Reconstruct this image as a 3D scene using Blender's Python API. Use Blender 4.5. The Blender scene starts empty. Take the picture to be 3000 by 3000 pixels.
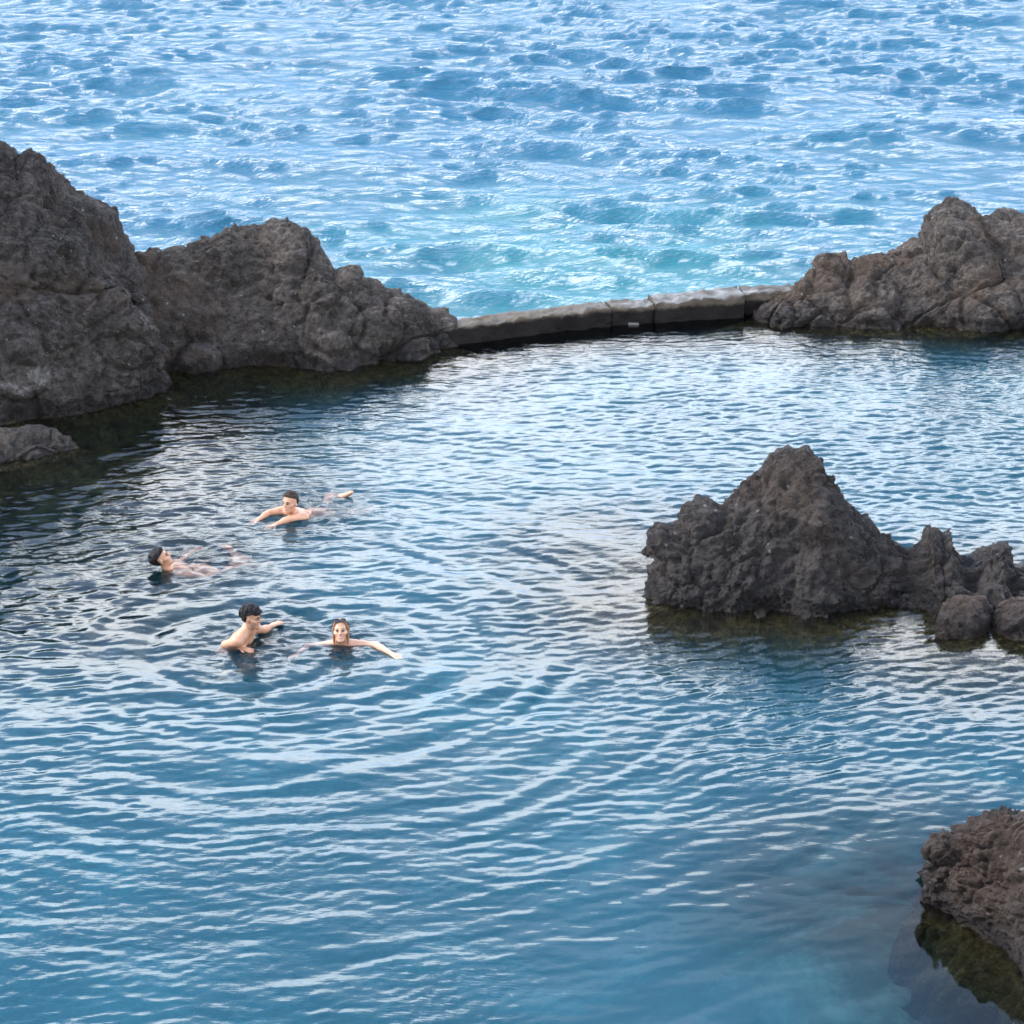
import bpy, math, random
import numpy as np
from mathutils import Vector
from math import radians as R, sin, cos, tan, pi

sc = bpy.context.scene
col = sc.collection
rng = np.random.RandomState(7)

# ------------------------------------------------------------------ camera
CAM_H, PITCH, FPX = 10.24, R(21.1), 7000.0      # height above the pool, tilt, focal length in photo pixels (3000 px wide)
cd = bpy.data.cameras.new("camera"); cam = bpy.data.objects.new("camera", cd); col.objects.link(cam)
cam.location = (0, 0, CAM_H); cam.rotation_euler = (pi/2 - PITCH, 0, 0)
cd.sensor_width = 36.0; cd.lens = 36.0*FPX/3000.0; cd.clip_start = 0.1; cd.clip_end = 9000.0
sc.camera = cam

# ------------------------------------------------------------------ sky and sun
SUN_EL, SUN_AZ = R(42), R(-78)                  # azimuth from +Y, negative = to the left of the view
w = bpy.data.worlds.new("World"); sc.world = w; w.use_nodes = True
nt = w.node_tree; nt.nodes.clear()
N = nt.nodes.new; L = nt.links.new
def mth(nt, op, a, b=None, c=None):
    n = nt.nodes.new("ShaderNodeMath"); n.operation = op
    for i, v in enumerate((a, b, c)):
        if v is None: continue
        if isinstance(v, (int, float)): n.inputs[i].default_value = v
        else: nt.links.new(v, n.inputs[i])
    return n.outputs[0]
def mapr(nt, v, a, b, c=0.0, d=1.0, smooth=True):
    n = nt.nodes.new("ShaderNodeMapRange"); n.interpolation_type = 'SMOOTHSTEP' if smooth else 'LINEAR'
    nt.links.new(v, n.inputs[0])
    for i, x in enumerate((a, b, c, d)): n.inputs[1+i].default_value = x
    return n.outputs[0]
out = N("ShaderNodeOutputWorld")
sky = N("ShaderNodeTexSky"); sky.sky_type = 'NISHITA'; sky.sun_disc = False
sky.sun_elevation = SUN_EL; sky.sun_rotation = SUN_AZ; sky.altitude = 0; sky.air_density = 1.0; sky.dust_density = 0.6; sky.ozone_density = 2.6
bg_sky = N("ShaderNodeBackground"); bg_sky.inputs[1].default_value = 0.15
L(sky.outputs[0], bg_sky.inputs[0])
tc = N("ShaderNodeTexCoord"); sp = N("ShaderNodeSeparateXYZ"); L(tc.outputs["Generated"], sp.inputs[0])
zc = mth(nt, 'ADD', mth(nt, 'MAXIMUM', sp.outputs[2], 0.0), 0.16)
cx = mth(nt, 'DIVIDE', sp.outputs[0], zc); cy = mth(nt, 'DIVIDE', sp.outputs[1], zc)
cmb = N("ShaderNodeCombineXYZ"); L(cx, cmb.inputs[0]); L(cy, cmb.inputs[1])
ns = N("ShaderNodeTexNoise"); ns.inputs["Scale"].default_value = 1.5; ns.inputs["Detail"].default_value = 7; ns.inputs["Roughness"].default_value = 0.55
ns.inputs["Distortion"].default_value = 0.4
L(cmb.outputs[0], ns.inputs["Vector"])
# a bank of cloud lies low over the sea and breaks up into open blue sky higher up
low = mapr(nt, sp.outputs[2], 0.365, 0.475, 0.40, -0.085)
cl = mapr(nt, mth(nt, 'ADD', ns.outputs[0], low), 0.51, 0.61)
ns2 = N("ShaderNodeTexNoise"); ns2.inputs["Scale"].default_value = 0.9; ns2.inputs["Detail"].default_value = 5; ns2.inputs["Distortion"].default_value = 0.8
L(cmb.outputs[0], ns2.inputs["Vector"])
cl = mth(nt, 'MAXIMUM', cl, mapr(nt, ns2.outputs[0], 0.42, 0.68, 0.02, 0.26))          # thin high veil
bg_cl = N("ShaderNodeBackground"); crr = N("ShaderNodeValToRGB"); L(sp.outputs[2], crr.inputs[0])
crr.color_ramp.elements[0].position = 0.04; crr.color_ramp.elements[0].color = (0.14, 0.26, 0.47, 1)      # far cloud fades into blue air
crr.color_ramp.elements[1].position = 0.33; crr.color_ramp.elements[1].color = (0.93, 0.965, 1.0, 1); L(crr.outputs[0], bg_cl.inputs[0]); bg_cl.inputs[1].default_value = 2.0
dt = N("ShaderNodeVectorMath"); dt.operation = 'DOT_PRODUCT'; L(tc.outputs["Generated"], dt.inputs[0])
dt.inputs[1].default_value = (sin(SUN_AZ)*cos(SUN_EL), cos(SUN_AZ)*cos(SUN_EL), sin(SUN_EL))
L(mth(nt, 'ADD', 1.95, mth(nt, 'MULTIPLY', mth(nt, 'POWER', mth(nt, 'MAXIMUM', dt.outputs["Value"], 0.0), 3.0), 1.1)), bg_cl.inputs[1])
mx = N("ShaderNodeMixShader"); L(cl, mx.inputs[0]); L(bg_sky.outputs[0], mx.inputs[1]); L(bg_cl.outputs[0], mx.inputs[2])
L(mx.outputs[0], out.inputs[0])

sd = bpy.data.lights.new("sun", 'SUN'); so = bpy.data.objects.new("sun", sd); col.objects.link(so)
sd.energy = 1.1; sd.angle = R(14); sd.color = (1.0, 0.90, 0.78)
sv = Vector((sin(SUN_AZ)*cos(SUN_EL), cos(SUN_AZ)*cos(SUN_EL), sin(SUN_EL)))
so.rotation_euler = sv.to_track_quat('Z', 'Y').to_euler(); so.location = sv*60

sc.view_settings.view_transform = 'Standard'; sc.view_settings.look = 'None'
sc.view_settings.gamma = 1.0; sc.view_settings.use_curve_mapping = False
sc.view_settings.exposure = 1.95
sc.render.engine = 'CYCLES'
sc.cycles.use_denoising = True
sc.cycles.caustics_refractive = True; sc.cycles.caustics_reflective = False
sc.cycles.max_bounces = 8; sc.cycles.transmission_bounces = 6; sc.cycles.glossy_bounces = 3; sc.cycles.diffuse_bounces = 3
sc.cycles.sample_clamp_indirect = 8.0

# ------------------------------------------------------------------ helpers
FWD = np.array([0, cos(PITCH), -sin(PITCH)]); UPV = np.array([0, sin(PITCH), cos(PITCH)]); RGT = np.array([1.0, 0, 0])
def ray(px, py):
    px = np.asarray(px, float); py = np.asarray(py, float)
    return FWD + ((px-1500)/FPX)[..., None]*RGT + ((1500-py)/FPX)[..., None]*UPV
def ground(px, py, z=0.0):
    d = ray(px, py); t = (z-CAM_H)/d[..., 2]
    return np.array([0, 0, CAM_H]) + d*t[..., None]
def atY(px, py, Y):
    d = ray(px, py); t = np.asarray(Y)/d[..., 1]
    return np.array([0, 0, CAM_H]) + d*t[..., None]
def G(px, py, z=0.0): return ground(np.float64(px), np.float64(py), z)

def _h(ix, iy, iz, seed):
    h = (ix.astype(np.int64)*374761393 + iy.astype(np.int64)*668265263 + iz.astype(np.int64)*2147483647 + seed*974634541) & 0xffffffff
    h = ((h ^ (h >> 13))*1274126177) & 0xffffffff
    h = ((h ^ (h >> 16))*2246822519) & 0xffffffff
    return ((h ^ (h >> 15)) & 0xffffff)/float(0xffffff)
def vnoise(p, seed=0):
    i = np.floor(p).astype(np.int64); f = p-i; u = f*f*f*(f*(f*6-15)+10)
    r = 0
    for dx in (0, 1):
        wx = u[:, 0] if dx else 1-u[:, 0]
        for dy in (0, 1):
            wy = u[:, 1] if dy else 1-u[:, 1]
            for dz in (0, 1):
                wz = u[:, 2] if dz else 1-u[:, 2]
                r = r + wx*wy*wz*_h(i[:, 0]+dx, i[:, 1]+dy, i[:, 2]+dz, seed)
    return r*2-1
def fbm(p, octv=4, seed=0, gain=0.5):
    a, s, r = 1.0, 0.0, 0
    for o in range(octv):
        r = r + a*vnoise(p*(2.03**o)+o*17.3, seed+o); s += a; a *= gain
    return r/s
def noise2(x, y, s, seed=0, octv=2):
    sh = x.shape
    return fbm(np.stack([x.ravel()/s, y.ravel()/s, np.zeros(x.size)+0.37], 1), octv, seed).reshape(sh)
def worley(p, seed=0):
    i = np.floor(p).astype(np.int64); f = p-i
    f1 = np.full(len(p), 9.0); f2 = np.full(len(p), 9.0); idv = np.zeros(len(p)); til = np.zeros(len(p))
    for dx in (-1, 0, 1):
        for dy in (-1, 0, 1):
            for dz in (-1, 0, 1):
                cx, cy, cz = i[:, 0]+dx, i[:, 1]+dy, i[:, 2]+dz
                qx = dx+_h(cx, cy, cz, seed)-f[:, 0]; qy = dy+_h(cx, cy, cz, seed+1)-f[:, 1]; qz = dz+_h(cx, cy, cz, seed+2)-f[:, 2]
                d = qx*qx+qy*qy+qz*qz
                m = d < f1
                f2 = np.where(m, f1, np.minimum(f2, d)); f1 = np.where(m, d, f1)
                idv = np.where(m, _h(cx, cy, cz, seed+3), idv)
                til = np.where(m, (_h(cx, cy, cz, seed+4)-.5)*qx+(_h(cx, cy, cz, seed+5)-.5)*qy+(_h(cx, cy, cz, seed+6)-.5)*qz, til)
    return np.sqrt(f1), np.sqrt(f2), idv, til
def sstep(x, a, b):
    t = np.clip((x-a)/(b-a), 0, 1); return t*t*(3-2*t)

def mesh_obj(name, verts, faces, mat, parent=None, smooth=True, attrs=None):
    """faces: (n,4) or (n,3) int array, or a list of index tuples"""
    me = bpy.data.meshes.new(name)
    if isinstance(faces, np.ndarray):
        k = faces.shape[1]
        me.vertices.add(len(verts)); me.vertices.foreach_set("co", np.asarray(verts, np.float32).ravel())
        me.loops.add(faces.size); me.loops.foreach_set("vertex_index", faces.astype(np.int32).ravel())
        me.polygons.add(len(faces))
        me.polygons.foreach_set("loop_start", np.arange(0, faces.size, k, dtype=np.int32))
        me.polygons.foreach_set("loop_total", np.full(len(faces), k, np.int32))
        me.update(calc_edges=True)
    else:
        me.from_pydata([tuple(v) for v in verts], [], faces); me.update()
    me.polygons.foreach_set("use_smooth", np.full(len(me.polygons), smooth, bool))
    for k, v in (attrs or {}).items():
        a = me.attributes.new(k, 'FLOAT', 'POINT'); a.data.foreach_set("value", np.asarray(v, np.float32).ravel())
    me.validate(); me.update()
    if mat: me.materials.append(mat)
    o = bpy.data.objects.new(name, me); col.objects.link(o)
    if parent is not None: o.parent = parent
    return o
def grid_faces(nu, nv):
    i = np.arange(nu-1)[:, None]*nv + np.arange(nv-1)[None, :]
    return np.stack([i, i+nv, i+nv+1, i+1], -1).reshape(-1, 4)
def thing(name, label, cat, loc, group=None):
    o = bpy.data.objects.new(name, None); col.objects.link(o); o.location = loc; o.empty_display_size = 0.2
    o["label"] = label; o["category"] = cat
    if group: o["group"] = group
    return o
def tag(o, label, cat, group=None):
    o["label"] = label; o["category"] = cat
    if group: o["group"] = group
    return o
def set_origin(o, p):
    p = np.asarray(p, float); me = o.data
    a = np.empty(len(me.vertices)*3, np.float32); me.vertices.foreach_get("co", a)
    me.vertices.foreach_set("co", (a.reshape(-1, 3)-p.astype(np.float32)).ravel()); o.location = p
    me.update()

# ------------------------------------------------------------------ materials
def new_mat(name):
    m = bpy.data.materials.new(name); m.use_nodes = True; t = m.node_tree; t.nodes.clear()
    return m, t
def ramp(t, v, stops):
    r = t.nodes.new("ShaderNodeValToRGB"); t.links.new(v, r.inputs[0]); e = r.color_ramp.elements
    while len(e) < len(stops): e.new(0.5)
    for k, (p, c) in zip(e, stops): k.position = p; k.color = (*c, 1)
    return r.outputs[0]
def noise_n(t, vec, scale, detail=4, rough=0.55, dist=0.0):
    n = t.nodes.new("ShaderNodeTexNoise"); n.inputs["Scale"].default_value = scale; n.inputs["Detail"].default_value = detail
    n.inputs["Roughness"].default_value = rough; n.inputs["Distortion"].default_value = dist
    t.links.new(vec, n.inputs["Vector"]); return n.outputs[0]
def mixc(t, f, a, b, mode='MIX'):
    n = t.nodes.new("ShaderNodeMix"); n.data_type = 'RGBA'; n.blend_type = mode
    for s, v in ((n.inputs[0], f), (n.inputs[6], a), (n.inputs[7], b)):
        if isinstance(v, (int, float)): s.default_value = v
        elif isinstance(v, tuple): s.default_value = (*v, 1)
        else: t.links.new(v, s)
    return n.outputs[2]

def rock_material(name, dark, mid, light, seed, stain=None):
    m, t = new_mat(name); l = t.links.new
    o = t.nodes.new("ShaderNodeOutputMaterial"); b = t.nodes.new("ShaderNodeBsdfPrincipled")
    g = t.nodes.new("ShaderNodeNewGeometry"); mp = t.nodes.new("ShaderNodeVectorMath"); mp.operation = 'ADD'
    mp.inputs[1].default_value = (seed*3.7, seed*1.9, seed*5.1); l(g.outputs["Position"], mp.inputs[0]); P = mp.outputs[0]
    n1 = noise_n(t, P, 1.6, 8, 0.62, 0.6); n2 = noise_n(t, P, 11.0, 8, 0.75); n3 = noise_n(t, P, 0.7, 3)
    v = mth(t, 'ADD', mth(t, 'MULTIPLY', n1, 0.38), mth(t, 'MULTIPLY', n2, 0.62))
    c = ramp(t, v, [(0.40, dark), (0.5, mid), (0.60, light)])
    c = mixc(t, mapr(t, n3, 0.52, 0.66, 0, 0.5), c, (mid[0]*1.55, mid[1]*1.22, mid[2]*0.95))           # rusty brown patches
    n4 = noise_n(t, P, 2.6, 7, 0.7, 0.3)
    c = mixc(t, mapr(t, n4, 0.60, 0.72, 0, 0.45), c, (light[0]*1.5, light[1]*1.5, light[2]*1.45))       # pale lichen and salt
    vo = t.nodes.new("ShaderNodeTexVoronoi"); vo.inputs["Scale"].default_value = 9.0; l(P, vo.inputs["Vector"])
    sepc = t.nodes.new("ShaderNodeSeparateColor"); l(vo.outputs["Color"], sepc.inputs[0])
    spk = mth(t, 'MULTIPLY', mapr(t, vo.outputs["Distance"], 0.10, 0.24, 1, 0), mapr(t, sepc.outputs[0], 0.86, 0.9))
    c = mixc(t, mth(t, 'MULTIPLY', spk, 0.55), c, (0.36, 0.34, 0.31))                                   # shells and barnacles
    sx = t.nodes.new("ShaderNodeSeparateXYZ"); l(g.outputs["Position"], sx.inputs[0])
    zz = mth(t, 'ADD', sx.outputs[2], mth(t, 'MULTIPLY', mth(t, 'SUBTRACT', n1, 0.5), 0.25))
    wet = mapr(t, zz, 0.06, 0.34, 1, 0)
    c = mixc(t, wet, c, mixc(t, 1.0, c, (0.36, 0.34, 0.35), 'MULTIPLY'))                                # tide-wet band
    alg = mapr(t, zz, -0.10, 0.02, 1, 0)
    ca = ramp(t, n2, [(0.35, (0.020, 0.017, 0.006)), (0.55, (0.105, 0.085, 0.026)), (0.7, (0.21, 0.17, 0.07))])
    ca = mixc(t, mapr(t, zz, -1.2, -0.35, 1, 0), ca, (0.032, 0.034, 0.022))                              # fades to dark green deeper down
    c = mixc(t, alg, c, ca)
    if stain is not None:
        dv = t.nodes.new("ShaderNodeVectorMath"); dv.operation = 'SUBTRACT'; l(g.outputs["Position"], dv.inputs[0]); dv.inputs[1].default_value = stain
        dm = t.nodes.new("ShaderNodeVectorMath"); dm.operation = 'MULTIPLY'; l(dv.outputs[0], dm.inputs[0]); dm.inputs[1].default_value = (2.2, 1.2, 4.5)
        dl = t.nodes.new("ShaderNodeVectorMath"); dl.operation = 'LENGTH'; l(dm.outputs[0], dl.inputs[0])
        sm_ = mth(t, 'ADD', dl.outputs["Value"], mth(t, 'MULTIPLY', mth(t, 'SUBTRACT', n2, 0.5), 3.0))
        c = mixc(t, mapr(t, sm_, 0.35, 1.0, 0.8, 0), c, (0.34, 0.31, 0.29))
    l(c, b.inputs["Base Color"])
    l(mth(t, 'SUBTRACT', 0.92, mth(t, 'MULTIPLY', wet, 0.5)), b.inputs["Roughness"])
    b.inputs["Specular IOR Level"].default_value = 0.35
    h = mth(t, 'ADD', mth(t, 'MULTIPLY', noise_n(t, P, 7, 9, 0.72, 0.4), 1.5), mth(t, 'MULTIPLY', noise_n(t, P, 24, 6, 0.7), 0.6))
    v2 = t.nodes.new("ShaderNodeTexVoronoi"); v2.inputs["Scale"].default_value = 16; l(P, v2.inputs["Vector"])
    h = mth(t, 'ADD', h, mth(t, 'MULTIPLY', mapr(t, v2.outputs["Distance"], 0.0, 0.35), 0.3))
    bp = t.nodes.new("ShaderNodeBump"); bp.inputs["Strength"].default_value = 1.0; bp.inputs["Distance"].default_value = 0.13
    l(h, bp.inputs["Height"]); l(bp.outputs[0], b.inputs["Normal"]); l(b.outputs[0], o.inputs[0])
    return m
M_rock_warm = rock_material("lava_rock_warm", (0.021, 0.017, 0.015), (0.061, 0.050, 0.043), (0.128, 0.107, 0.093), 1, tuple(atY(np.float64(85), np.float64(1095), 30.2)))
M_rock_pale = rock_material("lava_rock_pale", (0.023, 0.0185, 0.016), (0.070, 0.057, 0.048), (0.150, 0.124, 0.105), 2)
M_rock_dark = rock_material("lava_rock_dark", (0.018, 0.0155, 0.0145), (0.044, 0.037, 0.0335), (0.080, 0.067, 0.060), 3)
M_rock_red = rock_material("lava_rock_reddish", (0.019, 0.0145, 0.0125), (0.050, 0.037, 0.031), (0.092, 0.068, 0.054), 4)

def fresnel_mix(t, body, normal, rough=0.015):
    l = t.links.new
    fr = t.nodes.new("ShaderNodeFresnel"); fr.inputs["IOR"].default_value = 1.34
    gl = t.nodes.new("ShaderNodeBsdfGlossy"); gl.inputs["Roughness"].default_value = rough
    ms = t.nodes.new("ShaderNodeMixShader")
    if normal is not None:
        l(normal, fr.inputs["Normal"]); l(normal, gl.inputs["Normal"])
    l(fr.outputs[0], ms.inputs[0]); l(body, ms.inputs[1]); l(gl.outputs[0], ms.inputs[2])
    return ms.outputs[0]
def attr(t, name):
    a = t.nodes.new("ShaderNodeAttribute"); a.attribute_name = name; return a.outputs["Fac"]

# pool water: clear, tinted by what it swallows on the way to the bottom
M_pool, t = new_mat("pool_water"); l = t.links.new
o = t.nodes.new("ShaderNodeOutputMaterial"); g = t.nodes.new("ShaderNodeNewGeometry")
mapn = t.nodes.new("ShaderNodeMapping"); mapn.inputs["Scale"].default_value = (1.0, 2.2, 1.0); l(g.outputs["Position"], mapn.inputs[0])
hh = mth(t, 'ADD', mth(t, 'MULTIPLY', noise_n(t, mapn.outputs[0], 6.0, 3, 0.55), 1.0), mth(t, 'MULTIPLY', noise_n(t, mapn.outputs[0], 15.0, 2, 0.5), 0.3))
bp = t.nodes.new("ShaderNodeBump"); bp.inputs["Distance"].default_value = 0.010
l(attr(t, "fine"), bp.inputs["Strength"]); l(hh, bp.inputs["Height"])
rf = t.nodes.new("ShaderNodeBsdfRefraction"); rf.inputs["IOR"].default_value = 1.33; rf.inputs["Roughness"].default_value = 0.0
rf.inputs["Color"].default_value = (1, 1, 1, 1); l(bp.outputs[0], rf.inputs["Normal"])
df = t.nodes.new("ShaderNodeBsdfDiffuse"); df.inputs["Color"].default_value = (0.013, 0.140, 0.215, 1)
mb = t.nodes.new("ShaderNodeMixShader"); l(attr(t, "murk"), mb.inputs[0]); l(rf.outputs[0], mb.inputs[1]); l(df.outputs[0], mb.inputs[2])
l(fresnel_mix(t, mb.outputs[0], bp.outputs[0]), o.inputs[0])
va = t.nodes.new("ShaderNodeVolumeAbsorption"); va.inputs["Color"].default_value = (0.10, 0.72, 0.86, 1); va.inputs["Density"].default_value = 0.42
l(va.outputs[0], o.inputs[1])

# open sea: deep, blue; milky turquoise where the surf churns up bubbles near the wall
M_sea, t = new_mat("sea_water"); l = t.links.new
o = t.nodes.new("ShaderNodeOutputMaterial"); g = t.nodes.new("ShaderNodeNewGeometry")
mapn = t.nodes.new("ShaderNodeMapping"); mapn.inputs["Scale"].default_value = (0.62, 1.6, 1.0); l(g.outputs["Position"], mapn.inputs[0]); PV = mapn.outputs[0]
hh = mth(t, 'ADD', noise_n(t, PV, 2.6, 5, 0.66, 0.3), mth(t, 'MULTIPLY', noise_n(t, PV, 9.0, 3, 0.55), 0.30))
bp = t.nodes.new("ShaderNodeBump"); bp.inputs["Strength"].default_value = 1.0; bp.inputs["Distance"].default_value = 0.22; l(hh, bp.inputs["Height"])
churn = attr(t, "churn")
cs = mixc(t, churn, (0.015, 0.082, 0.140), (0.018, 0.118, 0.148))
df = t.nodes.new("ShaderNodeBsdfDiffuse"); l(cs, df.inputs["Color"])
wat = fresnel_mix(t, df.outputs[0], bp.outputs[0], 0.17)
fo = t.nodes.new("ShaderNodeBsdfDiffuse"); fo.inputs["Color"].default_value = (0.42, 0.46, 0.48, 1)
fn = noise_n(t, PV, 5.0, 6, 0.7, 1.2)
fm = mth(t, 'MULTIPLY', attr(t, "foam"), mapr(t, fn, 0.42, 0.56))
ms = t.nodes.new("ShaderNodeMixShader"); l(fm, ms.inputs[0]); l(wat, ms.inputs[1]); l(fo.outputs[0], ms.inputs[2]); l(ms.outputs[0], o.inputs[0])

# pool bottom
M_bed, t = new_mat("seabed"); l = t.links.new
o = t.nodes.new("ShaderNodeOutputMaterial"); b = t.nodes.new("ShaderNodeBsdfPrincipled"); g = t.nodes.new("ShaderNodeNewGeometry")
n1 = noise_n(t, g.outputs["Position"], 0.45, 5, 0.6, 0.5); n2 = noise_n(t, g.outputs["Position"], 3.0, 5, 0.6)
rk_ = attr(t, "rocky")
c = ramp(t, mth(t, 'ADD', mth(t, 'MULTIPLY', n1, 0.75), mth(t, 'MULTIPLY', n2, 0.25)), [(0.36, (0.02, 0.022, 0.014)), (0.5, (0.05, 0.055, 0.042)), (0.62, (0.17, 0.185, 0.15))])
c = mixc(t, rk_, c, ramp(t, n2, [(0.4, (0.012, 0.010, 0.006)), (0.65, (0.055, 0.042, 0.018))]))
l(c, b.inputs["Base Color"]); b.inputs["Roughness"].default_value = 1.0; b.inputs["Specular IOR Level"].default_value = 0.0; l(b.outputs[0], o.inputs[0])

M_conc, t = new_mat("seawall_concrete"); l = t.links.new
o = t.nodes.new("ShaderNodeOutputMaterial"); b = t.nodes.new("ShaderNodeBsdfPrincipled"); g = t.nodes.new("ShaderNodeNewGeometry")
P = g.outputs["Position"]; sx = t.nodes.new("ShaderNodeSeparateXYZ"); l(P, sx.inputs[0]); sn = t.nodes.new("ShaderNodeSeparateXYZ"); l(g.outputs["Normal"], sn.inputs[0])
n1 = noise_n(t, P, 3.0, 7, 0.65); n2 = noise_n(t, P, 22, 4, 0.6)
c = ramp(t, mth(t, 'ADD', mth(t, 'MULTIPLY', n1, 0.6), mth(t, 'MULTIPLY', n2, 0.4)), [(0.36, (0.022, 0.018, 0.015)), (0.5, (0.055, 0.047, 0.039)), (0.64, (0.125, 0.112, 0.097))])
zz = mth(t, 'ADD', sx.outputs[2], mth(t, 'MULTIPLY', mth(t, 'SUBTRACT', n1, 0.5), 0.22))
al = mapr(t, zz, 0.19, 0.27, 1, 0)
c = mixc(t, mapr(t, zz, 0.25, 0.36, 0.75, 0), c, (0.10, 0.078, 0.055))
c = mixc(t, al, c, (0.014, 0.012, 0.011))
sal = mth(t, 'MULTIPLY', mapr(t, sn.outputs[2], 0.6, 0.9), mth(t, 'MULTIPLY', mapr(t, noise_n(t, P, 1.7, 4), 0.42, 0.6, 0.2, 0.9), mapr(t, sx.outputs[0], 1.0, 2.2, 0.3, 1.0)))
c = mixc(t, sal, c, (0.15, 0.15, 0.146))
b.inputs["Specular IOR Level"].default_value = 0.12
l(c, b.inputs["Base Color"]); l(mth(t, 'SUBTRACT', 0.9, mth(t, 'MULTIPLY', sal, 0.55)), b.inputs["Roughness"])
bp = t.nodes.new("ShaderNodeBump"); bp.inputs["Strength"].default_value = 0.6; bp.inputs["Distance"].default_value = 0.03; l(mth(t, 'ADD', n2, n1), bp.inputs["Height"])
l(bp.outputs[0], b.inputs["Normal"]); l(b.outputs[0], o.inputs[0])

def plain(name, c, rough=0.5, spec=0.5, sss=0.0, nscale=30, var=0.25, bump=0.0):
    m, t = new_mat(name); l = t.links.new
    o = t.nodes.new("ShaderNodeOutputMaterial"); b = t.nodes.new("ShaderNodeBsdfPrincipled"); tcn = t.nodes.new("ShaderNodeTexCoord")
    n = noise_n(t, tcn.outputs["Object"], nscale, 4, 0.6)
    cc = ramp(t, n, [(0.3, tuple(x*(1-var) for x in c)), (0.7, tuple(min(1, x*(1+var)) for x in c))]); l(cc, b.inputs["Base Color"])
    b.inputs["Roughness"].default_value = rough; b.inputs["Specular IOR Level"].default_value = spec
    if sss:
        b.inputs["Subsurface Weight"].default_value = sss; b.inputs["Subsurface Radius"].default_value = (0.012, 0.005, 0.003); b.inputs["Subsurface Scale"].default_value = 1.0
    if bump:
        bp = t.nodes.new("ShaderNodeBump"); bp.inputs["Strength"].default_value = bump; bp.inputs["Distance"].default_value = 0.01; l(n, bp.inputs["Height"]); l(bp.outputs[0], b.inputs["Normal"])
    l(b.outputs[0], o.inputs[0]); return m
M_skin = plain("skin", (0.50, 0.255, 0.150), 0.42, 0.5, 0.0, 14, 0.10)
M_skin_f = plain("skin_fair", (0.54, 0.295, 0.185), 0.42, 0.5, 0.0, 14, 0.08)
M_hair_black = plain("black_hair", (0.010, 0.009, 0.010), 0.6, 0.15, 0, 60, 0.5, 0.6)
M_hair_brown = plain("dark_brown_hair", (0.034, 0.020, 0.015), 0.6, 0.15, 0, 60, 0.5, 0.6)
M_hair_blond = plain("wet_light_brown_hair", (0.26, 0.125, 0.06), 0.5, 0.25, 0, 60, 0.45, 0.6)
M_lip = plain("lips", (0.40, 0.15, 0.14), 0.4); M_teeth = plain("teeth", (0.8, 0.78, 0.74), 0.3, var=0.03)
M_eye = plain("eye_white", (0.30, 0.26, 0.24), 0.25, var=0.03); M_iris = plain("iris", (0.03, 0.02, 0.015), 0.2)
M_brow = plain("eyebrow_hair", (0.05, 0.03, 0.022), 0.7); M_beard = plain("beard_stubble", (0.34, 0.20, 0.135), 0.8)
M_cloth = plain("dark_swimwear", (0.05, 0.055, 0.065), 0.7, 0.3); M_lens = plain("dark_lens", (0.012, 0.012, 0.02), 0.08, 0.8); M_frame = plain("black_plastic_frame", (0.012, 0.012, 0.014), 0.3)

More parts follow.
